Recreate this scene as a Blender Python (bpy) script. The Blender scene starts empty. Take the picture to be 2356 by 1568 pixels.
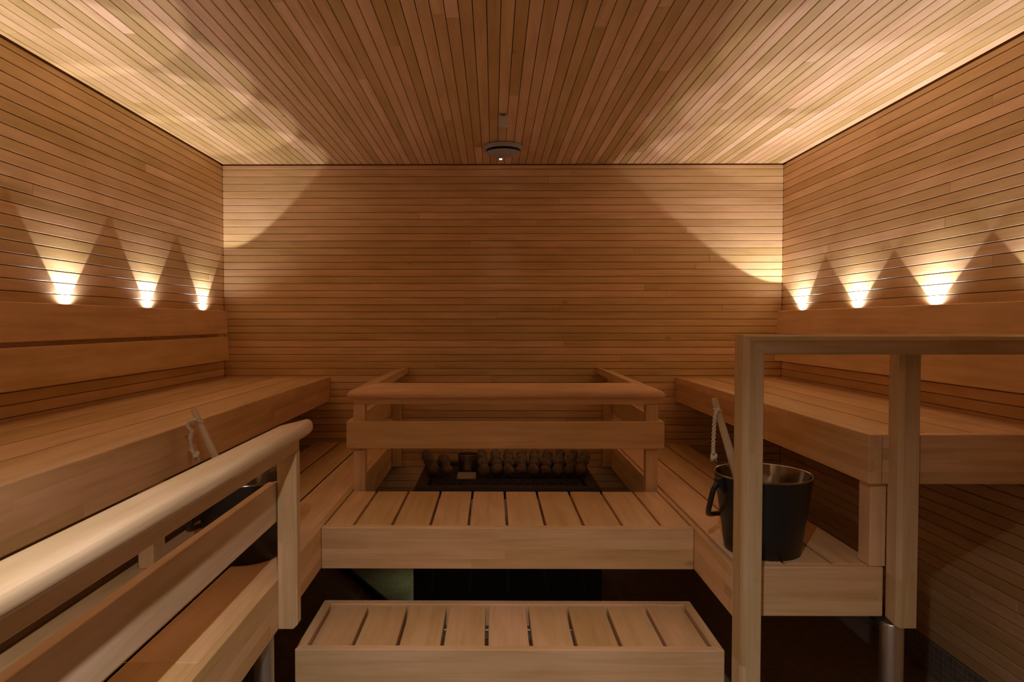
import bpy, bmesh, math, random
from mathutils import Vector, Matrix
random.seed(7)
S = bpy.context.scene
COL = S.collection

# ------------------------------------------------------------------ camera
F, YAW, PITCH = 1540.7, -11.65, 43.6
cam_data = bpy.data.cameras.new('camera')
cam = bpy.data.objects.new('camera', cam_data)
COL.objects.link(cam)
cam.location = (0, 0, 1.313)
cam.rotation_euler = (math.pi/2 - math.atan(PITCH/F), 0, -math.atan(YAW/F))
cam_data.sensor_width = 36
cam_data.lens = F/2356*36
cam_data.shift_x = 54.6/2356
cam_data.shift_y = 1.3/2356
cam_data.clip_start = 0.02
S.camera = cam

# ------------------------------------------------------------------ world, view
W = bpy.data.worlds.new('world')
S.world = W
W.use_nodes = True
W.node_tree.nodes['Background'].inputs[0].default_value = (0.02, 0.015, 0.01, 1)
W.node_tree.nodes['Background'].inputs[1].default_value = 0.0
S.view_settings.view_transform = 'Standard'
S.view_settings.look = 'None'
S.view_settings.gamma = 1
S.view_settings.exposure = 0.04
try:
    S.cycles.max_bounces = 12
    S.cycles.diffuse_bounces = 7
    S.cycles.sample_clamp_indirect = 4
except Exception:
    pass

# light strengths (W)
WARM = (1.0, 0.955, 0.93)
P_LEFT, P_RIGHT = 13.6, 12.4
P_SPILL = 2.2
A_LEFT, A_RIGHT = 76, 98
P_NEAR, P_FAR = 120.0, 1.6
WHITE_WARM = (1.0, 0.94, 0.88)

# room numbers (metres)
XL, XR, YB, YF, ZC = -1.5315, 1.6303, 3.8, -1.2, 2.2048
ZT = 0.126
PITCHB = 0.04016

# ------------------------------------------------------------------ helpers
def new_obj(name, bm, mats, parent=None, smooth=None, kind=None):
    me = bpy.data.meshes.new(name)
    bmesh.ops.recalc_face_normals(bm, faces=bm.faces[:])
    bm.to_mesh(me); bm.free()
    if not isinstance(mats, (list, tuple)): mats = [mats]
    for m in mats: me.materials.append(m)
    o = bpy.data.objects.new(name, me)
    COL.objects.link(o)
    if parent is not None: o.parent = parent
    if smooth is not None:
        for p in me.polygons: p.use_smooth = True
        if smooth < 180:
            try: me.set_sharp_from_angle(angle=math.radians(smooth))
            except Exception: pass
    if kind: o['kind'] = kind
    return o

def tag(o, label, cat, group=None):
    o['label'] = label; o['category'] = cat
    if group: o['group'] = group
    return o

def thing(name, label, cat, loc=(0, 0, 0), group=None):
    o = bpy.data.objects.new(name, None)
    COL.objects.link(o)
    o.location = loc
    o.empty_display_size = 0.05
    tag(o, label, cat, group)
    return o

class MB:
    """collects shapes in world coordinates, builds one mesh relative to parent"""
    def __init__(s): s.bm = bmesh.new()
    def _bevel(s, faces, w, seg=1):
        if w <= 0: return
        edges = set()
        for f in faces:
            for e in f.edges: edges.add(e)
        bmesh.ops.bevel(s.bm, geom=list(edges), offset=w, segments=seg, profile=0.5, affect='EDGES', clamp_overlap=True)
    def prism(s, pts, axis, a0, a1, bevel=0.0, seg=1, mat=0):
        """pts: 2D polygon; axis: 'X' (pts=(y,z)), 'Y' (pts=(x,z)), 'Z' (pts=(x,y))"""
        def mk(p, a):
            if axis == 'X': return (a, p[0], p[1])
            if axis == 'Y': return (p[0], a, p[1])
            return (p[0], p[1], a)
        lo = [s.bm.verts.new(mk(p, a0)) for p in pts]
        hi = [s.bm.verts.new(mk(p, a1)) for p in pts]
        fs = [s.bm.faces.new(lo), s.bm.faces.new(hi[::-1])]
        n = len(pts)
        for i in range(n):
            fs.append(s.bm.faces.new((lo[i], lo[(i+1) % n], hi[(i+1) % n], hi[i])))
        for f in fs: f.material_index = mat
        s._bevel(fs, bevel, seg)
        return s
    def box(s, x0, x1, y0, y1, z0, z1, bevel=0.002, seg=1, mat=0):
        x0, x1 = min(x0, x1), max(x0, x1); y0, y1 = min(y0, y1), max(y0, y1)
        return s.prism([(x0, y0), (x1, y0), (x1, y1), (x0, y1)], 'Z', z0, z1, bevel, seg, mat)
    def hexa(s, ringA, ringB, bevel=0, seg=1, mat=0):
        a = [s.bm.verts.new(p) for p in ringA]; b = [s.bm.verts.new(p) for p in ringB]
        fs = [s.bm.faces.new(a), s.bm.faces.new(b[::-1])]
        n = len(a)
        for i in range(n): fs.append(s.bm.faces.new((a[i], a[(i+1) % n], b[(i+1) % n], b[i])))
        for f in fs: f.material_index = mat
        s._bevel(fs, bevel, seg)
        return s
    def lathe(s, prof, c=(0, 0), n=48, mat=0):
        """prof: list of (r, z) ; closed on axis if r==0"""
        rings = []
        for r, z in prof:
            if r <= 1e-6: rings.append([s.bm.verts.new((c[0], c[1], z))])
            else: rings.append([s.bm.verts.new((c[0]+r*math.cos(2*math.pi*i/n), c[1]+r*math.sin(2*math.pi*i/n), z)) for i in range(n)])
        for A, B in zip(rings[:-1], rings[1:]):
            for i in range(n):
                j = (i+1) % n
                if len(A) == 1 and len(B) == 1: continue
                if len(A) == 1: f = s.bm.faces.new((A[0], B[j], B[i]))
                elif len(B) == 1: f = s.bm.faces.new((A[i], A[j], B[0]))
                else: f = s.bm.faces.new((A[i], A[j], B[j], B[i]))
                f.material_index = mat
        return s
    def tube(s, pts, rad, n=12, mat=0, flat=1.0):
        pts = [Vector(p) for p in pts]
        if not isinstance(rad, (list, tuple)): rad = [rad]*len(pts)
        rings = []; up = Vector((0.13, 0.97, 0.2)).normalized()
        for i, p in enumerate(pts):
            t = (pts[min(i+1, len(pts)-1)] - pts[max(i-1, 0)]).normalized()
            a = (up - t*up.dot(t))
            if a.length < 1e-4: a = t.orthogonal()
            a.normalize(); up = a.copy(); b = t.cross(a)
            rings.append([s.bm.verts.new(p + (a*math.cos(2*math.pi*k/n)*flat + b*math.sin(2*math.pi*k/n))*rad[i]) for k in range(n)])
        for A, B in zip(rings[:-1], rings[1:]):
            for i in range(n):
                s.bm.faces.new((A[i], A[(i+1) % n], B[(i+1) % n], B[i])).material_index = mat
        for R in (rings[0], rings[-1][::-1]): s.bm.faces.new(R).material_index = mat
        return s
    def build(s, name, mats, parent=None, smooth=None, kind=None):
        if parent is not None:
            loc = Vector(parent.location)
            q = parent
            while q.parent is not None:
                q = q.parent; loc += Vector(q.location)
            bmesh.ops.translate(s.bm, verts=s.bm.verts[:], vec=-loc)
        return new_obj(name, s.bm, mats, parent, smooth, kind)

def smooth_path(pts, sub=6):
    P = [Vector(p) for p in pts]; out = []
    for i in range(len(P)-1):
        p0 = P[max(i-1, 0)]; p1 = P[i]; p2 = P[i+1]; p3 = P[min(i+2, len(P)-1)]
        for k in range(sub):
            t = k/sub
            out.append(0.5*((2*p1) + (p2-p0)*t + (2*p0-5*p1+4*p2-p3)*t*t + (3*p1-p0-3*p2+p3)*t**3))
    out.append(P[-1])
    return out

# ------------------------------------------------------------------ materials
class NT:
    def __init__(s, name):
        s.m = bpy.data.materials.new(name); s.m.use_nodes = True
        s.t = s.m.node_tree; s.t.nodes.clear()
        s.out = s.n('ShaderNodeOutputMaterial'); s.b = s.n('ShaderNodeBsdfPrincipled')
        s.l(s.b.outputs[0], s.out.inputs[0])
    def n(s, typ, **kw):
        nd = s.t.nodes.new(typ)
        for k, v in kw.items(): setattr(nd, k, v)
        return nd
    def l(s, a, b): s.t.links.new(a, b)
    def math(s, op, a, b=None, c=None, clamp=False):
        nd = s.n('ShaderNodeMath', operation=op); nd.use_clamp = clamp
        for i, v in enumerate((a, b, c)):
            if v is None: continue
            if isinstance(v, (int, float)): nd.inputs[i].default_value = v
            else: s.l(v, nd.inputs[i])
        return nd.outputs[0]
    def mix(s, fac, a, b, blend='MIX'):
        nd = s.n('ShaderNodeMix', data_type='RGBA', blend_type=blend)
        for i, v in ((0, fac), (6, a), (7, b)):
            if isinstance(v, (int, float)): nd.inputs[i].default_value = v
            elif isinstance(v, tuple): nd.inputs[i].default_value = (*v, 1) if len(v) == 3 else v
            else: s.l(v, nd.inputs[i])
        return nd.outputs[2]
    def ramp(s, fac, stops, interp='LINEAR'):
        nd = s.n('ShaderNodeValToRGB'); cr = nd.color_ramp; cr.interpolation = interp
        while len(cr.elements) < len(stops): cr.elements.new(0.5)
        for e, (p, c) in zip(cr.elements, stops):
            e.position = p; e.color = (*c, 1) if len(c) == 3 else c
        s.l(fac, nd.inputs[0]); return nd.outputs[0]
    def setb(s, **kw):
        for k, v in kw.items():
            k = k.replace('_', ' ')
            s.b.inputs[k].default_value = (*v, 1) if isinstance(v, tuple) and len(v) == 3 else v

def wood(name, axis='X', tone=(0.66, 0.405, 0.225), var=0.20, rough=0.42, lam=None, across='Z', stretch=1.0, knots=True, pale=0.0):
    """axis: grain direction. lam: height of the glued lamellae counted along 'across'."""
    N = NT(name)
    tc = N.n('ShaderNodeTexCoord'); sep = N.n('ShaderNodeSeparateXYZ'); N.l(tc.outputs['Object'], sep.inputs[0])
    c = dict(X=sep.outputs[0], Y=sep.outputs[1], Z=sep.outputs[2])
    geo = N.n('ShaderNodeNewGeometry'); oi = N.n('ShaderNodeObjectInfo')
    r = N.math('ADD', geo.outputs['Random Per Island'], oi.outputs['Random'])
    if lam:
        row = N.math('FLOOR', N.math('DIVIDE', c[across], lam))
        wr = N.n('ShaderNodeTexWhiteNoise', noise_dimensions='1D'); N.l(N.math('ADD', row, r), wr.inputs['W'])
        seg = N.math('FLOOR', N.math('ADD', N.math('DIVIDE', c[axis], 0.75), N.math('MULTIPLY', wr.outputs['Value'], 5.0)))
        r = N.math('ADD', r, N.math('ADD', N.math('MULTIPLY', row, 0.377), N.math('MULTIPLY', seg, 0.713)))
    wn = N.n('ShaderNodeTexWhiteNoise', noise_dimensions='1D'); N.l(r, wn.inputs['W'])
    wsep = N.n('ShaderNodeSeparateColor'); N.l(wn.outputs['Color'], wsep.inputs[0])
    r1, r2, r3 = wsep.outputs[0], wsep.outputs[1], wsep.outputs[2]
    off = N.math('MULTIPLY', r1, 40.0)
    comb = N.n('ShaderNodeCombineXYZ')
    others = [a for a in 'XYZ' if a != axis]
    N.l(N.math('ADD', N.math('MULTIPLY', c[axis], 1.6*stretch), off), comb.inputs[0])
    N.l(N.math('ADD', N.math('MULTIPLY', c[others[0]], 26.0), off), comb.inputs[1])
    N.l(N.math('ADD', N.math('MULTIPLY', c[others[1]], 26.0), r2), comb.inputs[2])
    n1 = N.n('ShaderNodeTexNoise'); N.l(comb.outputs[0], n1.inputs['Vector'])
    n1.inputs['Scale'].default_value = 1.3; n1.inputs['Detail'].default_value = 6; n1.inputs['Roughness'].default_value = 0.6
    n1.inputs['Distortion'].default_value = 0.6
    # fine fibres
    comb2 = N.n('ShaderNodeCombineXYZ')
    N.l(N.math('ADD', N.math('MULTIPLY', c[axis], 6.0), off), comb2.inputs[0])
    N.l(N.math('MULTIPLY', c[others[0]], 320.0), comb2.inputs[1]); N.l(N.math('MULTIPLY', c[others[1]], 320.0), comb2.inputs[2])
    n2 = N.n('ShaderNodeTexNoise'); N.l(comb2.outputs[0], n2.inputs['Vector']); n2.inputs['Scale'].default_value = 1.0; n2.inputs['Detail'].default_value = 2
    # broad blotches
    comb3 = N.n('ShaderNodeCombineXYZ')
    N.l(N.math('ADD', N.math('MULTIPLY', c[axis], 2.2), off), comb3.inputs[0])
    N.l(N.math('MULTIPLY', c[others[0]], 7.0), comb3.inputs[1]); N.l(N.math('MULTIPLY', c[others[1]], 7.0), comb3.inputs[2])
    n3 = N.n('ShaderNodeTexNoise'); N.l(comb3.outputs[0], n3.inputs['Vector']); n3.inputs['Scale'].default_value = 1.7; n3.inputs['Detail'].default_value = 3
    t = Vector(tone)
    dark = tuple(t[i]*k for i, k in enumerate((0.74, 0.66, 0.56)))
    lite = tuple(min(1, t[i]*k) for i, k in enumerate((1.10, 1.13, 1.17)))
    g = N.ramp(n1.outputs['Fac'], [(0.28, dark), (0.52, tuple(t)), (0.75, lite)])
    pink = tuple(t[i]*k for i, k in enumerate((1.04, 0.95, 0.95)))
    gold = tuple(t[i]*k for i, k in enumerate((1.00, 0.985, 0.80)))
    hue = N.mix(r2, gold, pink)
    g = N.mix(0.36, g, hue)
    val = N.math('ADD', N.math('MULTIPLY', N.math('SUBTRACT', r3, 0.5), var*1.6), 1.0)
    val = N.math('MULTIPLY', val, N.math('ADD', N.math('MULTIPLY', n3.outputs['Fac'], 0.44), 0.78))
    val = N.math('MULTIPLY', val, N.math('ADD', N.math('MULTIPLY', n2.outputs['Fac'], 0.14), 0.93))
    vv = N.n('ShaderNodeCombineXYZ'); N.l(val, vv.inputs[0]); N.l(val, vv.inputs[1]); N.l(N.math('MULTIPLY', val, val), vv.inputs[2])
    g = N.mix(1.0, g, vv.outputs[0], 'MULTIPLY')
    if knots:
        comb4 = N.n('ShaderNodeCombineXYZ')
        N.l(N.math('ADD', N.math('MULTIPLY', c[axis], 1.2), off), comb4.inputs[0])
        N.l(N.math('MULTIPLY', c[others[0]], 2.4), comb4.inputs[1]); N.l(N.math('MULTIPLY', c[others[1]], 2.4), comb4.inputs[2])
        v = N.n('ShaderNodeTexVoronoi'); N.l(comb4.outputs[0], v.inputs['Vector']); v.inputs['Scale'].default_value = 1.6
        k = N.ramp(v.outputs['Distance'], [(0.0, (1, 1, 1)), (0.02, (0.8, 0.8, 0.8)), (0.045, (0, 0, 0))])
        g = N.mix(N.math('MULTIPLY', k, 0.5), g, (0.25, 0.11, 0.05))
    N.l(g, N.b.inputs['Base Color'])
    rr = N.math('ADD', N.math('MULTIPLY', n3.outputs['Fac'], 0.16), rough-0.06)
    N.l(rr, N.b.inputs['Roughness'])
    N.b.inputs['Specular IOR Level'].default_value = 0.35
    bp = N.n('ShaderNodeBump'); bp.inputs['Strength'].default_value = 0.12; bp.inputs['Distance'].default_value = 0.001
    N.l(n2.outputs['Fac'], bp.inputs['Height']); N.l(bp.outputs[0], N.b.inputs['Normal'])
    return N.m

def plain(name, col, rough=0.5, metal=0.0, emit=None, estr=0.0, noise=0.0, scale=20, spec=0.5, bump=0.0):
    N = NT(name); N.setb(Roughness=rough, Metallic=metal)
    N.b.inputs['Specular IOR Level'].default_value = spec
    tc = N.n('ShaderNodeTexCoord'); nz = N.n('ShaderNodeTexNoise'); N.l(tc.outputs['Object'], nz.inputs['Vector'])
    nz.inputs['Scale'].default_value = scale; nz.inputs['Detail'].default_value = 4
    a = tuple(x*(1-noise) for x in col); b = tuple(min(1, x*(1+noise)) for x in col)
    N.l(N.mix(nz.outputs['Fac'], a, b), N.b.inputs['Base Color'])
    if bump:
        bp = N.n('ShaderNodeBump'); bp.inputs['Strength'].default_value = bump; bp.inputs['Distance'].default_value = 0.002
        N.l(nz.outputs['Fac'], bp.inputs['Height']); N.l(bp.outputs[0], N.b.inputs['Normal'])
    if emit:
        N.b.inputs['Emission Color'].default_value = (*emit, 1); N.b.inputs['Emission Strength'].default_value = estr
    return N.m

def mosaic(name, u, v, tile, grout, size=0.025, rough=0.35):
    N = NT(name); tc = N.n('ShaderNodeTexCoord'); sep = N.n('ShaderNodeSeparateXYZ'); N.l(tc.outputs['Object'], sep.inputs[0])
    c = dict(X=sep.outputs[0], Y=sep.outputs[1], Z=sep.outputs[2]); comb = N.n('ShaderNodeCombineXYZ')
    N.l(c[u], comb.inputs[0]); N.l(c[v], comb.inputs[1])
    br = N.n('ShaderNodeTexBrick'); N.l(comb.outputs[0], br.inputs['Vector'])
    br.offset = 0; br.squash = 1
    br.inputs['Scale'].default_value = 1
    br.inputs['Brick Width'].default_value = size; br.inputs['Row Height'].default_value = size
    br.inputs['Mortar Size'].default_value = 0.0011; br.inputs['Mortar Smooth'].default_value = 0.2
    br.inputs['Color1'].default_value = (*[x*0.85 for x in tile], 1); br.inputs['Color2'].default_value = (*[min(1, x*1.15) for x in tile], 1)
    br.inputs['Mortar'].default_value = (*grout, 1)
    N.l(br.outputs['Color'], N.b.inputs['Base Color']); N.setb(Roughness=rough)
    bp = N.n('ShaderNodeBump'); bp.inputs['Strength'].default_value = 0.4; bp.inputs['Distance'].default_value = 0.001; bp.invert = True
    N.l(br.outputs['Fac'], bp.inputs['Height']); N.l(bp.outputs[0], N.b.inputs['Normal'])
    return N.m

PANEL = (0.70, 0.470, 0.245)
BENCH = (0.68, 0.455, 0.240)
M = {}
M['wall_x'] = wood('alder_panel_x', 'X', PANEL, 0.16, 0.40)
M['wall_y'] = wood('alder_panel_y', 'Y', PANEL, 0.16, 0.40)
M['ceil_y'] = wood('alder_ceiling', 'Y', PANEL, 0.28, 0.42)
M['bx'] = wood('bench_wood_x', 'X', BENCH, 0.14, 0.45)
M['by'] = wood('bench_wood_y', 'Y', BENCH, 0.14, 0.45)
M['bz'] = wood('bench_wood_z', 'Z', BENCH, 0.12, 0.45)
M['fx'] = wood('laminated_rail_x', 'X', BENCH, 0.16, 0.45, lam=0.0335)
M['fy'] = wood('laminated_rail_y', 'Y', BENCH, 0.16, 0.45, lam=0.0335)
M['pz'] = wood('laminated_post_z', 'Z', BENCH, 0.14, 0.45, lam=0.017, across='X')
M['hy'] = wood('handrail_wood_y', 'Y', (0.66, 0.49, 0.32), 0.08, 0.40, knots=False)
M['dark_gap'] = plain('dark_batten', (0.34, 0.18, 0.08), 0.9)
M['steel'] = plain('brushed_steel', (0.55, 0.54, 0.52), 0.38, 1.0, noise=0.08, scale=60)
M['chrome'] = plain('steel_liner', (0.37, 0.36, 0.34), 0.13, 1.0, noise=0.05, scale=40)
M['black'] = plain('black_shell', (0.010, 0.011, 0.013), 0.42, 0.0, noise=0.2, scale=30)
M['heater'] = plain('heater_black', (0.008, 0.007, 0.008), 0.5, 0.0, noise=0.3, scale=25)
M['rubber'] = plain('black_rubber', (0.006, 0.005, 0.005), 0.8)
M['cup'] = plain('dull_steel', (0.42, 0.37, 0.31), 0.38, 1.0, noise=0.1, scale=50)
M['plate'] = plain('tin_plate', (0.42, 0.36, 0.28), 0.5, 0.3, noise=0.08)
M['rope'] = plain('cotton_rope', (0.66, 0.58, 0.44), 0.85, noise=0.2, scale=220)
M['dowel'] = wood('ladle_wood', 'Z', (0.56, 0.44, 0.26), 0.08, 0.55, knots=False)
M['grey'] = plain('grey_enamel', (0.37, 0.38, 0.41), 0.45, noise=0.05)
M['darkgrey'] = plain('dark_recess', (0.02, 0.017, 0.015), 0.7)
M['white'] = plain('ivory_plastic', (0.62, 0.60, 0.58), 0.45, noise=0.03)
M['window'] = plain('grey_window', (0.20, 0.19, 0.17), 0.3)
M['lens'] = plain('lamp_lens', (0.9, 0.85, 0.7), 0.3, emit=(1.0, 0.80, 0.55), estr=60)
M['lens_soft'] = plain('downlight_lens', (0.9, 0.85, 0.7), 0.3, emit=(1.0, 0.90, 0.74), estr=14)
M['green_fill'] = plain('added_green_glow', (0.5, 0.7, 0.4), 0.3, emit=(0.75, 1.0, 0.55), estr=1.5)  # glow for the disc added on the heater's side
M['floor'] = mosaic('floor_mosaic', 'X', 'Y', (0.22, 0.185, 0.135), (0.30, 0.26, 0.20))
M['base_y'] = mosaic('base_mosaic_side', 'Y', 'Z', (0.20, 0.165, 0.145), (0.40, 0.35, 0.30), rough=0.3)
M['base_x'] = mosaic('base_mosaic_back', 'X', 'Z', (0.20, 0.165, 0.145), (0.40, 0.35, 0.30), rough=0.3)

def stone_mat(name, amount):
    N = NT(name); tc = N.n('ShaderNodeTexCoord'); oi = N.n('ShaderNodeObjectInfo')
    nz = N.n('ShaderNodeTexNoise'); N.l(tc.outputs['Object'], nz.inputs['Vector']); nz.inputs['Scale'].default_value = 1.6; nz.inputs['Detail'].default_value = 4
    v = N.n('ShaderNodeTexVoronoi'); N.l(tc.outputs['Object'], v.inputs['Vector']); v.inputs['Scale'].default_value = 3.6
    pit = N.ramp(v.outputs['Distance'], [(0.22, (1, 1, 1)), (0.34, (0, 0, 0))])
    pf = N.math('MULTIPLY', pit, amount)
    c = N.mix(nz.outputs['Fac'], (0.10, 0.065, 0.040), (0.21, 0.145, 0.09))
    c = N.mix(N.math('MULTIPLY', pf, 0.85), c, (0.02, 0.012, 0.008))
    N.l(c, N.b.inputs['Base Color']); N.setb(Roughness=0.85)
    bp = N.n('ShaderNodeBump'); bp.inputs['Strength'].default_value = 0.6; bp.inputs['Distance'].default_value = 0.002; bp.invert = True
    N.l(pf, bp.inputs['Height']); N.l(bp.outputs[0], N.b.inputs['Normal'])
    return N.m
M['stone'] = stone_mat('smooth_stone', 0.06); M['stone_pitted'] = stone_mat('pitted_stone', 1.0)

# ------------------------------------------------------------------ room shell
def segs(a0, a1, rng, lo=2.3, hi=4.6):
    out = []; a = a0 - rng.random()*1.8
    while a < a1:
        b = a + rng.uniform(lo, hi)
        s, e = max(a, a0), min(b, a1)
        if e - s > 0.12: out.append([s, e])
        elif out: out[-1][1] = e
        a = b
    out[0][0] = a0; out[-1][1] = a1
    return out

G = 0.0026   # groove
def board_rows():
    z = 1.775
    while z > ZT + 0.001: z -= PITCHB
    rows = []
    while z < ZC - 0.004:
        z0, z1 = max(z, ZT), min(z + PITCHB, ZC - 0.005)
        if z1 - z0 > 0.01: rows.append((z0 + G/2, z1 - G/2))
        z += PITCHB
    return rows
ROWS = board_rows()

def panel_wall(name, axis, face, out, a0, a1, seed):
    rng = random.Random(seed); mb = MB(); d = 0.014*out
    for z0, z1 in ROWS:
        for s, e in segs(a0, a1, rng):
            if axis == 'X': mb.box(s+0.0003, e-0.0003, face, face+d, z0, z1, 0.0012)
            else: mb.box(face, face+d, s+0.0003, e-0.0003, z0, z1, 0.0012)
    if axis == 'X': mb.box(a0, a1, face+d*0.8, face+d+0.05*out, 0, ZC+0.05, 0, mat=1)
    else: mb.box(face+d*0.8, face+d+0.05*out, a0, a1, 0, ZC+0.05, 0, mat=1)
    return mb.build(name, [M['wall_x' if axis == 'X' else 'wall_y'], M['dark_gap']], kind='structure')

panel_wall('wall_back', 'X', YB, 1, XL, XR, 11)
panel_wall('wall_left', 'Y', XL, -1, YF, YB+0.0, 23)
panel_wall('wall_right', 'Y', XR, 1, YF, YB+0.0, 37)
panel_wall('wall_front', 'X', YF, -1, XL, XR, 41)

rng = random.Random(5); mb = MB()
x = -0.019
while x > XL: x -= PITCHB
while x < XR:
    x0, x1 = max(x, XL+0.004), min(x+PITCHB, XR-0.004)
    if x1-x0 > 0.008:
        for s, e in segs(YF, YB-0.005, rng, 1.5, 3.2):
            mb.box(x0+G/2, x1-G/2, s+0.0003, e-0.0003, ZC, ZC+0.014, 0.0012)
    x += PITCHB
mb.box(XL-0.06, XR+0.06, YF-0.06, YB+0.06, ZC+0.012, ZC+0.06, 0, mat=1)
mb.build('ceiling', [M['ceil_y'], M['dark_gap']], kind='structure')

MB().box(XL-0.06, XR+0.06, YF-0.06, YB+0.06, -0.06, 0, 0).build('floor', M['floor'], kind='structure')
MB().box(XL-0.01, XL+0.004, YF, YB, 0, ZT-0.002, 0.001).build('baseboard_left', M['base_y'], kind='structure')
MB().box(XR-0.004, XR+0.01, YF, YB, 0, ZT-0.002, 0.001).build('baseboard_right', M['base_y'], kind='structure')
MB().box(XL+0.004, XR-0.004, YB-0.004, YB+0.01, 0, ZT-0.002, 0.001).build('baseboard_back', M['base_x'], kind='structure')

# ------------------------------------------------------------------ upper benches
ZU, ZUb = 1.005, 0.868
def slats_x(parent, bounds, y0, y1, ztop, gap=0.0088, th=0.028, mat='by', name='slat'):
    for a, b in zip(bounds[:-1], bounds[1:]):
        MB().box(a+gap/2, b-gap/2, y0, y1, ztop-th, ztop, 0.0012, 1).build(name, M[mat], parent)

ub = thing('upper_bench', 'long wooden upper sauna bench along the left wall, ending at the back wall', 'bench', (-1.23, 1.6, 0.868))
MB().box(-0.966, -0.9309, -0.7, YB-0.004, ZUb, ZU, 0.003, 2).build('front_rail', M['fy'], ub)
slats_x(ub, [XL+0.006, -1.39, -1.249, -1.105, -0.968], -0.7, YB-0.004, ZU-0.003)
for y in (-0.3, 0.9, 1.84, 2.9, 3.75):
    MB().box(XL+0.004, -0.968, y-0.022, y+0.022, ZUb+0.02, ZU-0.031, 0.002).build('cross_beam', M['bx'], ub)
for y in (0.3, 1.86):
    MB().box(-0.982, -0.940, y-0.035, y+0.035, 0.633, ZUb, 0.002).build('support_post', M['bz'], ub)

YR = 1.8405
ur = thing('upper_bench', 'wooden upper sauna bench along the right wall, its end facing the viewer behind the railing', 'bench', (1.33, 2.8, 0.868))
MB().box(1.0335, 1.071, YR, YB-0.004, ZUb, ZU, 0.003, 2).build('front_rail', M['fy'], ur)
MB().box(1.0725, XR-0.004, YR+0.001, YR+0.034, ZUb, ZU, 0.003, 2).build('end_rail', M['fx'], ur)
slats_x(ur, [1.074, 1.213, 1.352, 1.491, XR-0.006], YR+0.039, YB-0.004, ZU-0.003)
for y in (2.0, 2.9, 3.75):
    MB().box(1.073, XR-0.004, y-0.022, y+0.022, ZUb+0.02, ZU-0.031, 0.002).build('cross_beam', M['bx'], ur)
for y in (1.885,):
    MB().box(1.048, 1.092, y-0.030, y+0.030, 0.634, ZUb, 0.002).build('support_post', M['bz'], ur)

# ------------------------------------------------------------------ lower benches
ZL, ZLb = 0.6334, 0.4947
XI, XJ = -0.573, 0.6651
lb = thing('lower_bench', 'wooden lower bench along the left side, carrying the left bucket behind the railing', 'bench', (-0.80, 1.6, 0))
MB().box(-0.5915, XI, -0.7, YB-0.004, ZLb, ZL, 0.003, 2).build('edge_rail', M['fy'], lb)
for bnds, ys in (([-0.5955, -0.737], [-0.7, 1.318, YB-0.004]), ([-0.737, -0.872], [-0.7, 2.40, YB-0.004]), ([-0.872, -1.008], [-0.7, 1.9, YB-0.004])):
    for ya, yb in zip(ys[:-1], ys[1:]):
        slats_x(lb, bnds, ya+0.0006, yb-0.0006, ZL-0.001)
MB().box(-1.008, -0.981, -0.7, YB-0.004, ZLb, ZL-0.030, 0.002).build('outer_rail', M['fy'], lb)
for y in (-0.4, 0.7, 1.55, 2.5, 3.6):
    MB().box(-0.980, -0.5925, y-0.02, y+0.02, ZLb+0.02, ZL-0.030, 0.002).build('cross_beam', M['bx'], lb)
def pipe(mb, x, y, r, z0, z1):
    mb.lathe([(0, z0), (r*1.25, z0), (r*1.25, z0+0.012), (r, z0+0.014), (r, z1-0.006), (r*0.9, z1), (0, z1)], (x, y), 32)
    return mb
for xx, yy in ((-0.601, 1.725), (-0.601, 0.2), (-0.93, 1.725), (-0.93, 0.2), (-0.93, 3.6)):
    o = pipe(MB(), xx, yy, 0.0262, 0, ZLb-0.001).build('leg', M['steel'], lb, smooth=40); o['label'] = 'round steel leg'

lr = thing('lower_bench', 'wooden lower bench along the right side, carrying the right bucket and ending at the railing', 'bench', (0.875, 2.8, 0))
YE = 1.850
MB().box(XJ, 0.6835, YE, YB-0.004, ZLb, ZL, 0.003, 2).build('edge_rail', M['fy'], lr)
MB().box(0.6845, 1.0845, YE+0.001, YE+0.030, ZLb, ZL, 0.003, 2).build('end_rail', M['fx'], lr)
slats_x(lr, [0.6875, 0.823, 0.958, 1.088], YE+0.034, YB-0.004, ZL-0.001)
MB().box(1.058, 1.0845, YE+0.031, YB-0.004, ZLb, ZL-0.030, 0.002).build('outer_rail', M['fy'], lr)
for y in (2.1, 2.9, 3.6):
    MB().box(0.6845, 1.057, y-0.02, y+0.02, ZLb+0.02, ZL-0.030, 0.002).build('cross_beam', M['bx'], lr)
for xx, yy, rr in ((1.100, 1.835, 0.0300), (0.93, 3.6, 0.0262)):
    o = pipe(MB(), xx, yy, rr, 0, ZLb-0.006).build('leg', M['steel'], lr, smooth=40); o['label'] = 'round steel leg'
MB().box(1.066, 1.086, 1.842, 1.90, ZLb-0.018, ZLb-0.001, 0.002).build('bracket', M['rubber'], lr)

# middle bench
mbn = thing('middle_bench', 'short wooden bench of crosswise slats between the side benches, in front of the heater guard', 'bench', (0.046, 2.45, 0.4947))
MB().box(XI+0.001, XJ-0.001, 2.2029, 2.2315, ZLb, ZL, 0.003, 2).build('front_rail', M['fx'], mbn)
bd = [XI+0.001, -0.471] + [-0.471+0.12925*i for i in range(1, 9)] + [XJ-0.001]
for a, b in zip(bd[:-1], bd[1:]):
    MB().box(a+0.0048, b-0.0048, 2.2365, 2.688, ZL-0.031, ZL-0.002, 0.002, 2).build('slat', M['by'], mbn)
MB().box(XI+0.001, XJ-0.001, 2.660, 2.687, ZLb, ZL-0.032, 0.002).build('back_rail', M['bx'], mbn)
for xx in (-0.54, 0.02, 0.63):
    MB().box(xx-0.015, xx+0.015, 2.232, 2.660, ZLb+0.01, ZL-0.032, 0.002).build('cross_beam', M['by'], mbn)
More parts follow.
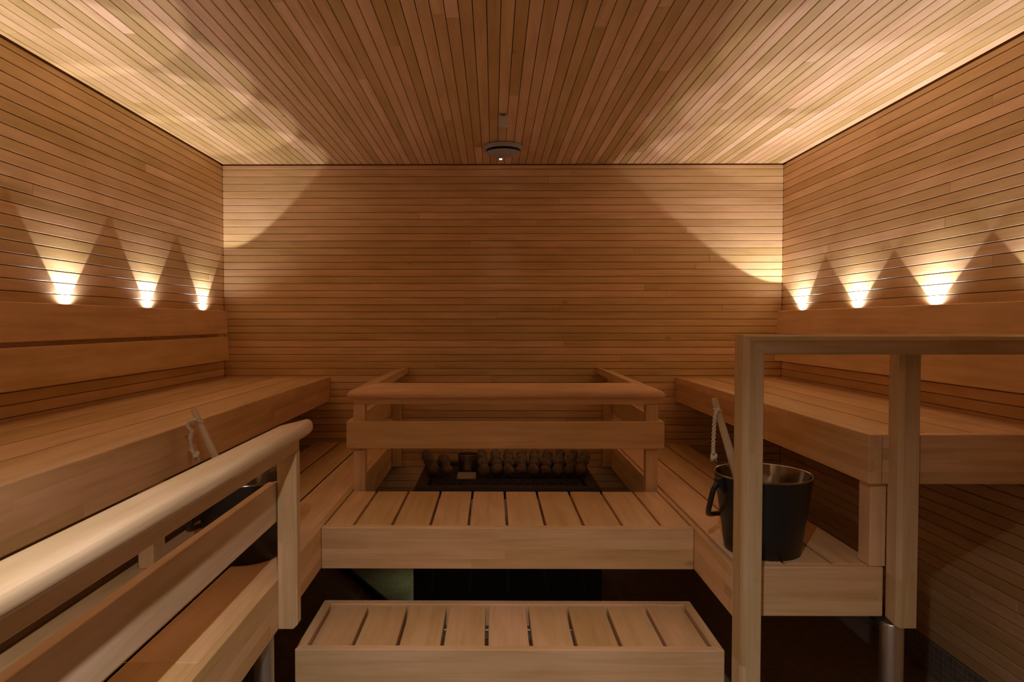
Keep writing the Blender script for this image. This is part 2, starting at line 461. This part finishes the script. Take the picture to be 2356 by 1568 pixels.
o = MB().box(-0.3, 0.35, 2.43, 2.455, ZL-0.06, ZL-0.0325, 0.002).build('support_bar', M['steel'], mbn); o['label'] = 'grey steel bar under the slats'

# front step
st = thing('step', 'low wooden step with mitred frame and nine slats, lowest in front of the middle bench', 'step', (0.045, 2.03, 0))
SX0, SX1, SY0, SY1, SZ = -0.561, 0.651, 1.863, 2.200, 0.391
fw, bw, sw = 0.026, 0.030, 0.027
def mitre(mb, A, B, z0, z1, bevel=0.002, seg=2):
    mb.hexa([(A[0][0], A[0][1], z0), (A[1][0], A[1][1], z0), (A[1][0], A[1][1], z1), (A[0][0], A[0][1], z1)],
            [(B[0][0], B[0][1], z0), (B[1][0], B[1][1], z0), (B[1][0], B[1][1], z1), (B[0][0], B[0][1], z1)], bevel, seg)
    return mb
z0 = SZ-0.150
mitre(MB(), ((SX0, SY0), (SX0+sw, SY0+fw)), ((SX1, SY0), (SX1-sw, SY0+fw)), z0, SZ).build('front_rail', M['bx'], st)
mitre(MB(), ((SX0, SY1), (SX0+sw, SY1-bw)), ((SX1, SY1), (SX1-sw, SY1-bw)), z0, SZ).build('back_rail', M['bx'], st)
mitre(MB(), ((SX0, SY0), (SX0+sw, SY0+fw)), ((SX0, SY1), (SX0+sw, SY1-bw)), z0, SZ).build('side_rail', M['by'], st)
mitre(MB(), ((SX1, SY0), (SX1-sw, SY0+fw)), ((SX1, SY1), (SX1-sw, SY1-bw)), z0, SZ).build('side_rail', M['by'], st)
a0, a1 = SX0+sw+0.001, SX1-sw-0.001; p = (a1-a0)/9
for i in range(9):
    MB().box(a0+i*p+(0.008 if i == 0 else 0.0052), a0+(i+1)*p-(0.008 if i == 8 else 0.0052), SY0+fw+0.006, SY1-bw-0.001, SZ-0.032, SZ-0.005, 0.003, 2).build('slat', M['by'], st)
for xx in (-0.49, 0.58):
    MB().box(xx-0.014, xx+0.014, SY0+fw+0.001, SY1-bw-0.001, z0+0.02, SZ-0.033, 0.002).build('cross_beam', M['by'], st)
for xx, yy in ((SX0+sw+0.03, SY0+0.06), (SX1-sw-0.03, SY0+0.06), (SX0+sw+0.03, SY1-0.07), (SX1-sw-0.03, SY1-0.07)):
    MB().box(xx-0.022, xx+0.022, yy-0.022, yy+0.022, 0, z0+0.02, 0.002).build('leg', M['bz'], st)
for xx in (-0.05, 0.14):
    o = pipe(MB(), xx, 2.075, 0.018, 0, SZ-0.065).build('leg', M['steel'], st, smooth=40); o['label'] = 'thin steel leg'
o = MB().box(-0.24, 0.33, 2.06, 2.09, SZ-0.065, SZ-0.0335, 0.002).build('support_bar', M['steel'], st); o['label'] = 'steel bar under the slats'

# ------------------------------------------------------------------ heater guard
gd = thing('heater_guard', 'wooden guard railing around the sauna heater, standing out from the back wall', 'railing', (0.05, 3.2, 0.5))
gx0, gx1, gy = -0.5946, 0.6954, 2.700
prof = [(0.110, 1.060), (0.030, 1.042), (0.014, 1.037), (0.004, 1.029), (0.0, 1.020), (0.003, 1.011), (0.012, 1.005), (0.030, 1.003), (0.110, 1.026)]
yb = YB-0.003
def sweep(mb, fa, fb): 
    return mb.hexa([fa(o, z) for o, z in prof], [fb(o, z) for o, z in prof])
o = sweep(MB(), lambda o, z: (gx0+o, gy+o, z), lambda o, z: (gx1-o, gy+o, z)).build('top_rail', M['bx'], gd, smooth=50)
o = sweep(MB(), lambda o, z: (gx0+o, gy+o, z), lambda o, z: (gx0+o, yb, z)).build('top_rail', M['by'], gd, smooth=50)
o = sweep(MB(), lambda o, z: (gx1-o, gy+o, z), lambda o, z: (gx1-o, yb, z)).build('top_rail', M['by'], gd, smooth=50)
MB().box(-0.570, 0.668, 2.722, 2.748, 0.980, 1.012, 0.002).build('apron', M['bx'], gd)
MB().box(-0.568, -0.542, 2.749, yb, 0.980, 1.012, 0.002).build('apron', M['by'], gd)
MB().box(0.642, 0.668, 2.749, yb, 0.980, 1.012, 0.002).build('apron', M['by'], gd)
MB().box(gx0, 0.690, 2.691, 2.713, 0.803, 0.914, 0.004, 2).build('middle_board', M['bx'], gd)
MB().box(gx0, -0.5720, 2.7135, yb, 0.803, 0.914, 0.003, 2).build('middle_board', M['by'], gd)
MB().box(0.6700, 0.690, 2.7135, yb, 0.803, 0.914, 0.003, 2).build('middle_board', M['by'], gd)
for xa, xb in ((-0.571, -0.5235), (0.6215, 0.669)):
    MB().box(xa, xb, 2.7145, 2.762, 0.50, 0.9795, 0.003, 2).build('post', M['bz'], gd)
    MB().box(xa, xb, yb-0.045, yb, 0.50, 0.9795, 0.003, 2).build('post', M['bz'], gd)

# ------------------------------------------------------------------ left handrail
hl = thing('handrail', 'pale wooden handrail with a rounded tip running along the left lower bench toward the viewer', 'railing', (-0.56, 1.2, 0.5))
plan = [(-0.577, -0.6), (-0.500, -0.6), (-0.500, 1.78), (-0.501, 1.835), (-0.506, 1.868), (-0.515, 1.893), (-0.526, 1.905), (-0.538, 1.903), (-0.547, 1.887), (-0.577, 1.765)]
def cap(plan, z0, z1, r, seg):
    """slab with rounded upper outline (a bullnose on top)"""
    bm = bmesh.new(); n = len(plan); rings = []
    cx = [Vector(p) for p in plan]
    def inset(d):
        out = []
        for i in range(n):
            a = (cx[i]-cx[i-1]).normalized(); b = (cx[(i+1) % n]-cx[i]).normalized()
            na = Vector((-a.y, a.x)); nb = Vector((-b.y, b.x)); m = (na+nb); m.normalize()
            out.append(cx[i] + m*d/max(0.35, m.dot(na)))
        return out
    lv = [(r*(1-math.sin(k/seg*math.pi/2)), z0+r*0.9*(1-math.cos(k/seg*math.pi/2))) for k in range(seg+1)]
    for k in range(seg+1):
        t = k/seg*math.pi/2
        lv.append((r*(1-math.cos(t)), z1-r*0.8+r*0.8*math.sin(t)))
    for d, z in lv: rings.append([bm.verts.new((q.x, q.y, z)) for q in inset(d)])
    for A, B in zip(rings[:-1], rings[1:]):
        for i in range(n): bm.faces.new((A[i], A[(i+1) % n], B[(i+1) % n], B[i]))
    bm.faces.new(rings[0]); bm.faces.new(rings[-1])
    mb = MB(); mb.bm.free(); mb.bm = bm; return mb
cap(plan, 1.003, 1.041, 0.019, 7).build('top_rail', M['hy'], hl, smooth=60)
MB().box(XI-0.001, -0.5215, -0.6, 1.789, 0.972, 1.0035, 0.002).build('apron', M['hy'], hl)
MB().box(-0.597, XI-0.002, -0.6, 1.762, 0.784, 0.891, 0.003, 2).build('middle_board', M['hy'], hl)
def lpost(y0, y1):
    c = 0.012
    MB().prism([(XI, 0.497), (-0.521-c, 0.497), (-0.521, 0.497+c), (-0.521, 0.9715), (XI, 0.9715)], 'Y', y0, y1, 0.002, 2).build('post', M['hz'], hl)
M['hz'] = wood('handrail_wood_z', 'Z', (0.66, 0.46, 0.27), 0.05, 0.42, lam=0.026, across='X', knots=False)
lpost(1.757, 1.790); lpost(0.30, 0.345)

# ------------------------------------------------------------------ right railing
rl = thing('handrail', 'grey-brown wooden frame railing at the right, mitred at its upper left corner', 'railing', (1.1, 1.76, 0))
M['wx'] = wood('weathered_rail_x', 'X', (0.53, 0.39, 0.22), 0.10, 0.5, lam=0.021, knots=False)
M['wz'] = wood('weathered_rail_z', 'Z', (0.56, 0.41, 0.23), 0.10, 0.5, lam=0.0185, across='X', knots=False)
rx, rz = 0.645, 1.281
pr = [(0.0, 1.736), (0.004, 1.727), (0.013, 1.72), (0.048, 1.72), (0.050, 1.722), (0.050, 1.80), (0.010, 1.80), (0.002, 1.797), (0.0, 1.790)]
MB().hexa([(rx+o, y, 0.0) for o, y in pr], [(rx+o, y, rz-o) for o, y in pr]).build('corner_post', M['wz'], rl)
MB().hexa([(rx+0.0006+o, y, rz-o) for o, y in pr], [(XR-0.004, y, rz-o) for o, y in pr]).build('top_rail', M['wx'], rl)
c = 0.010
mbp = MB()
mbp.hexa([(1.088, 1.800, 0.492), (1.088+c, 1.790, 0.490), (1.139, 1.790, 0.490), (1.139, 1.849, 0.490), (1.098, 1.849, 0.490), (1.088, 1.845, 0.500)],
         [(1.088, 1.800, 1.2305), (1.088+c, 1.790, 1.2305), (1.139, 1.790, 1.2305), (1.139, 1.849, 1.2305), (1.098, 1.849, 1.2305), (1.088, 1.845, 1.2305)])
mbp.build('post', M['wz'], rl)

# ------------------------------------------------------------------ backrests
def backrest(label, side, y0, y1, xt, xb, cat='backrest', ylamps=()):
    """xt, xb: face X at z 1.377 and z 1.105; side -1 left, +1 right"""
    t = thing('backrest', label, cat, ((xt+xb)/2, (y0+y1)/2, 1.105))
    fx = lambda z: xb + (xt-xb)*(z-1.105)/(1.377-1.105)
    for nm, za, zb in (('upper_board', 1.2525, 1.377), ('lower_board', 1.105, 1.2355)):
        pts = [(fx(za), za), (fx(zb), zb), (fx(zb)+side*0.022, zb), (fx(za)+side*0.022, za)]
        MB().prism(pts, 'Y', y0, y1, 0.0025, 2).build(nm, M['by'], t)
    wall = XL if side < 0 else XR
    for y in ylamps:
        a, b = fx(1.2)+side*0.023, wall-side*0.001
        MB().box(a+side*0.006, b, y-0.02, y+0.02, 1.13, 1.325, 0.002).build('bracket', M['bz'], t)
    return t
LY = [-0.44, 0.124, 0.689, 1.254, 1.819, 2.385, 2.955, 3.522]
RY = [1.94, 2.481, 3.011, 3.544]
backrest('two-board wooden backrest on the left wall above the upper bench', -1, -0.7, 3.70, -1.478, -1.464, ylamps=LY)
backrest('two-board wooden backrest on the right wall, partly hidden by the frame railing', 1, 1.86, 3.70, 1.566, 1.550, ylamps=RY)

# ------------------------------------------------------------------ uplights behind the backrests
def uplight(x, y, label, power, angle, tilt=(0, 0), group=None):
    t = thing('uplight', label, 'lamp', (x, y, 1.327), group)
    MB().lathe([(0, 1.327), (0.010, 1.327), (0.010, 1.364), (0.0085, 1.366), (0.0085, 1.362), (0, 1.362)], (x, y), 20).build('housing', M['steel'], t, smooth=40)
    MB().lathe([(0, 1.3625), (0.0083, 1.3625), (0.0083, 1.3645), (0, 1.3655)], (x, y), 20).build('lens', M['lens'], t, smooth=40)
    ld = bpy.data.lights.new('uplight_beam', 'SPOT'); ld.energy = power; ld.color = WARM
    ld.spot_size = math.radians(angle); ld.spot_blend = 0.10; ld.shadow_soft_size = 0.004
    lo = bpy.data.objects.new('uplight_beam', ld); COL.objects.link(lo); lo.parent = t
    lo.location = (0, 0, 1.3675-1.327)
    lo.rotation_euler = (math.pi+tilt[0], tilt[1], 0)
    ls = bpy.data.lights.new('uplight_spill', 'SPOT'); ls.energy = P_SPILL; ls.color = WARM
    ls.spot_size = math.radians(160); ls.spot_blend = 0.7; ls.shadow_soft_size = 0.008
    l2 = bpy.data.objects.new('uplight_spill', ls); COL.objects.link(l2); l2.parent = t
    l2.location = (0, 0, 0.0450); l2.rotation_euler = (math.pi, 0, 0)
    return t
names = {3.522: 'nearest the back wall', 2.955: 'second from the back wall', 2.385: 'third from the back wall'}
for y in LY:
    if y in names: uplight(-1.515, y, 'small warm uplight behind the left backrest, ' + names[y], P_LEFT, A_LEFT)
    else: uplight(-1.515, y, 'small warm uplight behind the left backrest beyond the left edge of the photo', P_LEFT, A_LEFT, group='uplights beyond the left edge')
names = {3.544: 'nearest the back wall', 3.011: 'second from the back wall', 2.481: 'third from the back wall', 1.94: 'at the right edge of the photo'}
for y in RY:
    tl = {3.544: math.radians(-8)}.get(y, 0)
    uplight(1.609, y, 'small warm uplight behind the right backrest, ' + names[y], P_RIGHT, A_RIGHT, (tl, 0))

# ------------------------------------------------------------------ ceiling items
vt = thing('ceiling_vent', 'round grey ceiling vent with a hanging disc near the back wall', 'vent', (0.049, 3.405, 2.16))
c = (0.049, 3.405)
MB().lathe([(0.070, ZC-0.001), (0.090, ZC-0.001), (0.097, ZC-0.006), (0.098, ZC-0.020), (0.094, ZC-0.024), (0.084, ZC-0.024), (0.078, ZC-0.012), (0.070, ZC-0.001)], c, 56).build('ring', M['grey'], vt, smooth=40)
MB().lathe([(0, ZC-0.004), (0.060, ZC-0.004), (0.050, ZC-0.033), (0, ZC-0.033)], c, 40).build('collar', M['darkgrey'], vt, smooth=40)
MB().lathe([(0, ZC-0.033), (0.080, ZC-0.033), (0.086, ZC-0.037), (0.083, ZC-0.041), (0.05, ZC-0.046), (0, ZC-0.048)], c, 56).build('disc', M['grey'], vt, smooth=40)
MB().lathe([(0, ZC-0.0245), (0.003, ZC-0.0245), (0.003, ZC-0.030), (0, ZC-0.030)], (0.110, 3.345), 12).build('screw', M['chrome'], vt, smooth=40)

sn = thing('ceiling_sensor', 'small ivory sensor box hanging from the ceiling in front of the round vent', 'sensor', (0.0415, 2.9, 2.15))
MB().box(0.022, 0.061, 2.884, 2.914, 2.153, ZC-0.001, 0.0035, 2).build('housing', M['white'], sn)
MB().box(0.030, 0.053, 2.8825, 2.886, 2.1945, 2.2025, 0.0008).build('grille', M['window'], sn)
MB().prism([(0.0432+0.0013*math.cos(a*math.pi/4), 2.1915+0.0013*math.sin(a*math.pi/4)) for a in range(8)], 'Y', 2.8832, 2.886, 0).build('screw', M['darkgrey'], sn)
MB().tube(smooth_path([(0.039, 2.912, 2.199), (0.038, 2.99, 2.2005), (0.041, 3.06, 2.2005), (0.036, 3.12, 2.2005), (0.035, 3.19, 2.200), (0.037, 3.245, 2.202)]), 0.0021, 8).build('cable', M['white'], sn, smooth=60)

def downlight(label, x, y, power, size, blend, r, soft, lens='lens_soft', group=None, tilt=0):
    t = thing('downlight', label, 'lamp', (x, y, ZC-0.008), group)
    MB().lathe([(r*0.75, ZC-0.001), (r*1.25, ZC-0.001), (r*1.3, ZC-0.004), (r*1.05, ZC-0.007), (r*0.8, ZC-0.006), (r*0.75, ZC-0.001)], (x, y), 32).build('bezel', M['steel'], t, smooth=40)
    MB().lathe([(0, ZC-0.002), (r*0.8, ZC-0.002), (r*0.8, ZC-0.006), (r*0.5, ZC-0.010), (0, ZC-0.0115)], (x, y), 32).build('lens', M[lens], t, smooth=40)
    ld = bpy.data.lights.new('downlight_beam', 'SPOT'); ld.energy = power; ld.color = WHITE_WARM
    ld.spot_size = math.radians(size); ld.spot_blend = blend; ld.shadow_soft_size = soft
    lo = bpy.data.objects.new('downlight_beam', ld); COL.objects.link(lo); lo.parent = t
    lo.location = (0, 0, -0.008); lo.rotation_euler = (math.radians(tilt), 0, 0)
    return t
downlight('tiny bright downlight in the ceiling between the round vent and the back wall', 0.040, 3.655, P_FAR, 44, 1.0, 0.010, 0.01)
downlight('round ceiling downlight above the viewer, outside the photo', -0.02, 0.15, P_NEAR, 110, 1.0, 0.035, 0.02, tilt=13.5)

# ------------------------------------------------------------------ buckets
def bucket(x, y, label, rot):
    z = ZL
    t = thing('bucket', label, 'bucket', (x, y, z))
    h, r0, r1 = 0.231, 0.107, 0.1385
    MB().lathe([(0, z), (r0-0.004, z), (r0, z+0.004), (r1, z+h-0.002), (r1-0.002, z+h-0.002), (r0-0.006, z+0.009), (0, z+0.009)], (x, y), 72).build('shell', M['black'], t, smooth=40)
    prof = [(0, z+0.012), (r0-0.010, z+0.012)]
    o = MB().lathe(prof+[(r1-0.0035, z+h-0.001), (r1-0.0045, z+h-0.001), (r0-0.011, z+0.013), (0, z+0.013)], (x, y), 72).build('liner', M['chrome'], t, smooth=40)
    o['label'] = 'steel liner'
    ring = [(r1-0.0045, z+h-0.003), (r1-0.004, z+h), (r1-0.001, z+h+0.001), (r1+0.0012, z+h-0.001), (r1+0.0010, z+h-0.004), (r1-0.0045, z+h-0.003)]
    o = MB().lathe(ring, (x, y), 72).build('rim', M['chrome'], t, smooth=60); o['label'] = 'polished steel rim'
    R = Matrix.Rotation(rot, 3, 'Z')
    def W(p): 
        q = R @ Vector(p); return (x+q.x, y+q.y, z+h+q.z)
    half = [(-0.150, 0, -0.020), (-0.163, 0.004, -0.045), (-0.164, 0.018, -0.085), (-0.150, 0.05, -0.120), (-0.115, 0.10, -0.145), (-0.06, 0.140, -0.158), (0, 0.152, -0.162)]
    pts = [W(p) for p in half] + [W((-p[0], p[1], p[2])) for p in half[-2::-1]]
    MB().tube(smooth_path(pts, 5), 0.0078, 10).build('bail_handle', M['black'], t, smooth=60)
    for s in (-1, 1):
        bm = MB()
        bm.hexa([W((s*0.1375, -0.012, -0.006)), W((s*0.1375, 0.012, -0.006)), W((s*0.1305, 0.012, -0.055)), W((s*0.1305, -0.012, -0.055))],
                [W((s*0.160, -0.010, -0.010)), W((s*0.160, 0.010, -0.010)), W((s*0.147, 0.010, -0.040)), W((s*0.147, -0.010, -0.040))], 0.002, 2)
        bm.build('lug', M['black'], t, smooth=40)
    return t
bucket(-0.730, 1.952, 'black bucket with steel rim on the left lower bench behind the pale handrail', math.radians(60))
bucket(0.807, 2.000, 'black bucket with steel rim on the right lower bench behind the frame railing', math.radians(14))

def ladle(label, top, ref, zend, bucketxy, ropepts, knot):
    top = Vector(top); d = (Vector(ref)-top); d /= -d.z
    end = top + d*(top.z-zend)
    t = thing('ladle', label, 'ladle', tuple(end))
    n = 10; pts = [top.lerp(end, i/n) for i in range(n+1)]
    rr = [0.0085 + 0.0055*min(1, i/n*1.6) for i in range(n+1)]
    pts = [top - d*0.003] + pts; rr = [0.0062] + rr
    MB().tube(pts, rr, 20).build('handle', M['dowel'], t, smooth=50)
    b = MB(); b.lathe([(0, end.z-0.002), (0.020, end.z), (0.031, end.z+0.018), (0.034, end.z+0.045), (0.031, end.z+0.045), (0.027, end.z+0.018), (0.016, end.z+0.005), (0, end.z+0.003)], (end.x, end.y), 28)
    b.build('scoop', M['dowel'], t, smooth=50)
    # twisted cord: two strands round a path, plus loop and knot
    rp = MB(); path = smooth_path(ropepts, 14); 
    for ph in (0, math.pi):
        q = []
        for i, p in enumerate(path):
            tt = (path[min(i+1, len(path)-1)]-path[max(i-1, 0)]).normalized()
            a = tt.orthogonal().normalized(); bb = tt.cross(a); w = i*0.78+ph
            q.append(p + (a*math.cos(w)+bb*math.sin(w))*0.0033)
        rp.tube(q, 0.0031, 8)
    hz = top + d*0.032
    loop = [hz + Vector((math.cos(k/10*2*math.pi)*0.0125, math.sin(k/10*2*math.pi)*0.0125, -math.cos(k/10*2*math.pi)*0.004)) for k in range(11)]
    rp.tube(loop, 0.0022, 8)
    o = rp.build('cord', M['rope'], t, smooth=60); o['label'] = 'off-white twisted cord'
    rp = MB(); K = Vector(knot); rg = random.Random(3)
    for j in range(3):
        lp = [K + Vector((math.cos(k/9*2*math.pi)*0.0070, math.sin(k/9*2*math.pi)*0.006, math.sin(k/9*2*math.pi+j)*0.006-0.002*j)) for k in range(10)]
        rp.tube(lp, 0.0036, 8)
    for j in range(7):
        e = K + Vector((rg.uniform(-0.009, 0.012), rg.uniform(-0.008, 0.008), -rg.uniform(0.012, 0.020)))
        rp.tube([K+Vector((0, 0, -0.003)), K.lerp(e, 0.6), e], [0.003, 0.0022, 0.0012], 6)
    rp.build('knot', M['rope'], o, smooth=60)
    return t
ladle('wooden ladle with cord leaning in the right bucket', (0.660, 2.0, 1.084), (0.723, 2.0, 0.879), 0.668, None,
      [(0.669, 1.988, 1.056), (0.661, 1.984, 1.048), (0.656, 1.983, 1.025), (0.654, 1.983, 0.985), (0.653, 1.984, 0.945), (0.654, 1.985, 0.925)], (0.656, 1.985, 0.918))
ladle('wooden ladle with cord leaning in the left bucket', (-0.880, 1.955, 1.057), (-0.818, 1.955, 0.915), 0.668, None,
      [(-0.868, 1.943, 1.030), (-0.882, 1.938, 1.026), (-0.892, 1.937, 1.012), (-0.879, 1.938, 0.996), (-0.884, 1.938, 0.975), (-0.882, 1.939, 0.945), (-0.876, 1.940, 0.932)], (-0.868, 1.940, 0.928))

# ------------------------------------------------------------------ heater
ht = thing('sauna_heater', 'wide black sauna heater filled with stones inside the wooden guard', 'heater', (0.0625, 3.2, 0))
hx0, hx1, hy0, hy1, hz = -0.350, 0.475, 2.90, 3.50, 0.592
r = 0.07
planh = [(hx0, hy0), (hx1, hy0)] + [(hx1-r+r*math.cos(a), hy1-r+r*math.sin(a)) for a in [k*math.pi/12 for k in range(7)]] + [(hx0+r-r*math.sin(a), hy1-r+r*math.cos(a)) for a in [k*math.pi/12 for k in range(7)]]
MB().prism(planh, 'Z', 0.05, hz-0.05, 0.003, 1).build('body', M['heater'], ht)
# raised collar ring with stone basket
inn = 0.012
coll = MB()
cxm, cym = (hx0+hx1)/2, (hy0+hy1)/2
def scl(p, k): return (cxm+(p[0]-cxm)*(1-k/((hx1-hx0)/2)), cym+(p[1]-cym)*(1-k/((hy1-hy0)/2)))
lv = [(0, hz-0.0495), (0, hz-0.012), (0.008, hz-0.002), (0.018, hz), (0.045, hz), (0.055, hz-0.006), (0.058, hz-0.045)]
rings = [[coll.bm.verts.new((*scl(p, k), z)) for p in planh] for k, z in lv]
for A, B in zip(rings[:-1], rings[1:]):
    for i in range(len(A)): coll.bm.faces.new((A[i], A[(i+1) % len(A)], B[(i+1) % len(A)], B[i]))
coll.bm.faces.new(rings[-1]); coll.bm.faces.new(rings[0])
coll.build('collar', M['heater'], ht, smooth=30)
# slotted grille plate in front of the stones
gr = MB()
gr.box(-0.285, 0.410, 2.958, 3.125, hz-0.035, hz-0.022, 0.001)
nx = 13; px0, px1 = -0.270, 0.395; pw = (px1-px0)/nx
for i in range(nx):
    for (ya, yb2) in ((2.975, 3.035), (3.055, 3.105)):
        for k in range(5):
            xa = px0+i*pw+0.006+k*0.0085
            gr.box(xa, xa+0.0045, ya, yb2, hz-0.023, hz-0.013, 0.0005)
gr.build('grille', M['darkgrey'], ht)
for x in (-0.265, -0.096, 0.070, 0.240):
    MB().box(x-0.0012, x+0.0012, hy0-0.0025, hy0+0.001, 0.06, hz-0.07, 0).build('panel_seam', M['darkgrey'], ht)
for x in (hx0+0.07, hx1-0.07):
    for y in (hy0+0.07, hy1-0.09): MB().box(x-0.02, x+0.02, y-0.02, y+0.02, 0, 0.052, 0.002).build('foot', M['heater'], ht)
o = MB().box(-0.272, -0.238, hy0-0.010, hy0-0.001, 0.104, 0.116, 0.001).build('latch', M['darkgrey'], ht); o['label'] = 'small latch'
# glowing disc and spot added at the heater's left, to light the floor greenish
pl = MB().lathe([(0, 0), (0.012, 0), (0.012, 0.006), (0.006, 0.010), (0, 0.010)], (0, 0), 16)
bmesh.ops.rotate(pl.bm, verts=pl.bm.verts[:], cent=(0, 0, 0), matrix=Matrix.Rotation(-math.pi/2, 3, 'Y'))
bmesh.ops.translate(pl.bm, verts=pl.bm.verts[:], vec=(hx0-0.001, 3.36, 0.18))
plo = pl.build('added_glow_disc', M['green_fill'], ht, smooth=40); plo['label'] = 'added pale green glowing disc'
ld = bpy.data.lights.new('added_floor_fill', 'SPOT'); ld.spot_size = math.radians(150); ld.spot_blend = 0.6; ld.energy = 0.30; ld.color = (0.80, 1.0, 0.55); ld.shadow_soft_size = 0.01  # added spot that makes the greenish floor patch
lo = bpy.data.objects.new('added_floor_fill', ld); COL.objects.link(lo); lo.parent = ht; lo.location = (hx0-0.03-0.0625, 3.36-3.2, 0.18)

# stones
def stone_mesh(seed, mat):
    rg = random.Random(seed); bm = bmesh.new()
    bmesh.ops.create_icosphere(bm, subdivisions=3, radius=1)
    dirs = [(Vector((rg.gauss(0, 1), rg.gauss(0, 1), rg.gauss(0, 1))).normalized(), rg.uniform(0.72, 0.92)) for _ in range(5)]
    ph = [rg.uniform(0, 6) for _ in range(3)]
    for v in bm.verts:
        p = v.co.copy(); k = 1.0
        for d, h in dirs:
            q = p.dot(d)
            if q > h: k = min(k, h/q*0.98+0.02*k)
        v.co = p*k*(1+0.03*math.sin(5*p.x+ph[0])+0.03*math.sin(6*p.y+ph[1])+0.025*math.sin(7*p.z+ph[2]))
    me = bpy.data.meshes.new('stone'); bm.to_mesh(me); bm.free()
    for p in me.polygons: p.use_smooth = True
    me.materials.append(mat); return me
SM = [stone_mesh(100+i, M['stone' if i < 3 else 'stone_pitted']) for i in range(6)]
rs = random.Random(12)
cols = [-0.287, -0.222, -0.045, 0.018, 0.075, 0.133, 0.191, 0.249, 0.306, 0.362, 0.415]
ORD = ['first','second','third','fourth','fifth','sixth','seventh','eighth','ninth','tenth','eleventh']
rows = [(3.178, 0.0), (3.255, 0.012), (3.335, 0.018), (3.412, 0.024)]
for ri, (y, dz) in enumerate(rows):
    for ci, x in enumerate(cols):
        if ri == 3 and ci == 1: continue
        pit = rs.random() < 0.5; o = bpy.data.objects.new('stone', SM[rs.randrange(3)+(3 if pit else 0)]); COL.objects.link(o)
        s = rs.uniform(0.0270, 0.0284)
        o.scale = (s, s*rs.uniform(1.1, 1.28), s*rs.uniform(1.0, 1.15))
        o.location = (x*(1+0.05*ri)+rs.uniform(-0.0015, 0.0015)-0.003*ri, y+rs.uniform(-0.008, 0.008), hz-0.012+0.030+dz+rs.uniform(-0.003, 0.005))
        o.rotation_euler = (rs.uniform(-0.3, 0.3), rs.uniform(-0.3, 0.3), rs.uniform(-0.25, 0.25) + (math.pi if rs.random() < 0.5 else 0))
        rowname = ['front', 'second', 'third', 'back'][ri]
        o['label'] = None; del o['label']
        k = ci + 1 - (1 if ri == 3 and ci > 1 else 0)
        tag(o, f"{'pitted' if pit else 'smooth'} brown heater stone, {rowname} row, {ORD[k-1]} from the left", 'stone', 'heater stones')
MB().box(-0.300, 0.425, 3.13, 3.455, hz-0.044, hz-0.018, 0.002).build('stone_basket', M['darkgrey'], ht)

cp = thing('metal_cup', 'small steel cup set among the stones on the heater', 'cup', (-0.126, 3.30, hz-0.017))
cc = (-0.126, 3.30); zc = hz-0.017
o = MB().lathe([(0, zc), (0.044, zc), (0.047, zc+0.004), (0.048, zc+0.085), (0.046, zc+0.085), (0.045, zc+0.012), (0, zc+0.012)], cc, 48).build('body', M['cup'], cp, smooth=40)
MB().lathe([(0.046, zc+0.083), (0.0485, zc+0.083), (0.0500, zc+0.086), (0.0485, zc+0.089), (0.046, zc+0.088), (0.046, zc+0.083)], cc, 48).build('rim', M['chrome'], cp, smooth=60)
pt = MB().prism([(3.140, hz-0.0175), (3.142, hz-0.0175), (3.246, hz-0.010), (3.246, hz-0.007), (3.140, hz-0.0140)], 'X', -0.172, -0.084, 0).build('metal_plate', M['plate'])
tag(pt, 'bent steel plate lying in front of the small steel cup on the heater', 'plate')

# black hose on the floor
hs = MB().tube(smooth_path([(-1.1, 3.77, 0.017), (-0.93, 3.68, 0.017), (-0.797, 3.519, 0.017), (-0.67, 3.325, 0.017), (-0.541, 3.131, 0.017), (-0.43, 2.963, 0.017), (-0.36, 2.855, 0.017)], 8), 0.016, 12).build('hose', M['rubber'], smooth=60)
tag(hs, 'black hose lying on the tiled floor beside the heater, seen under the middle bench', 'hose')
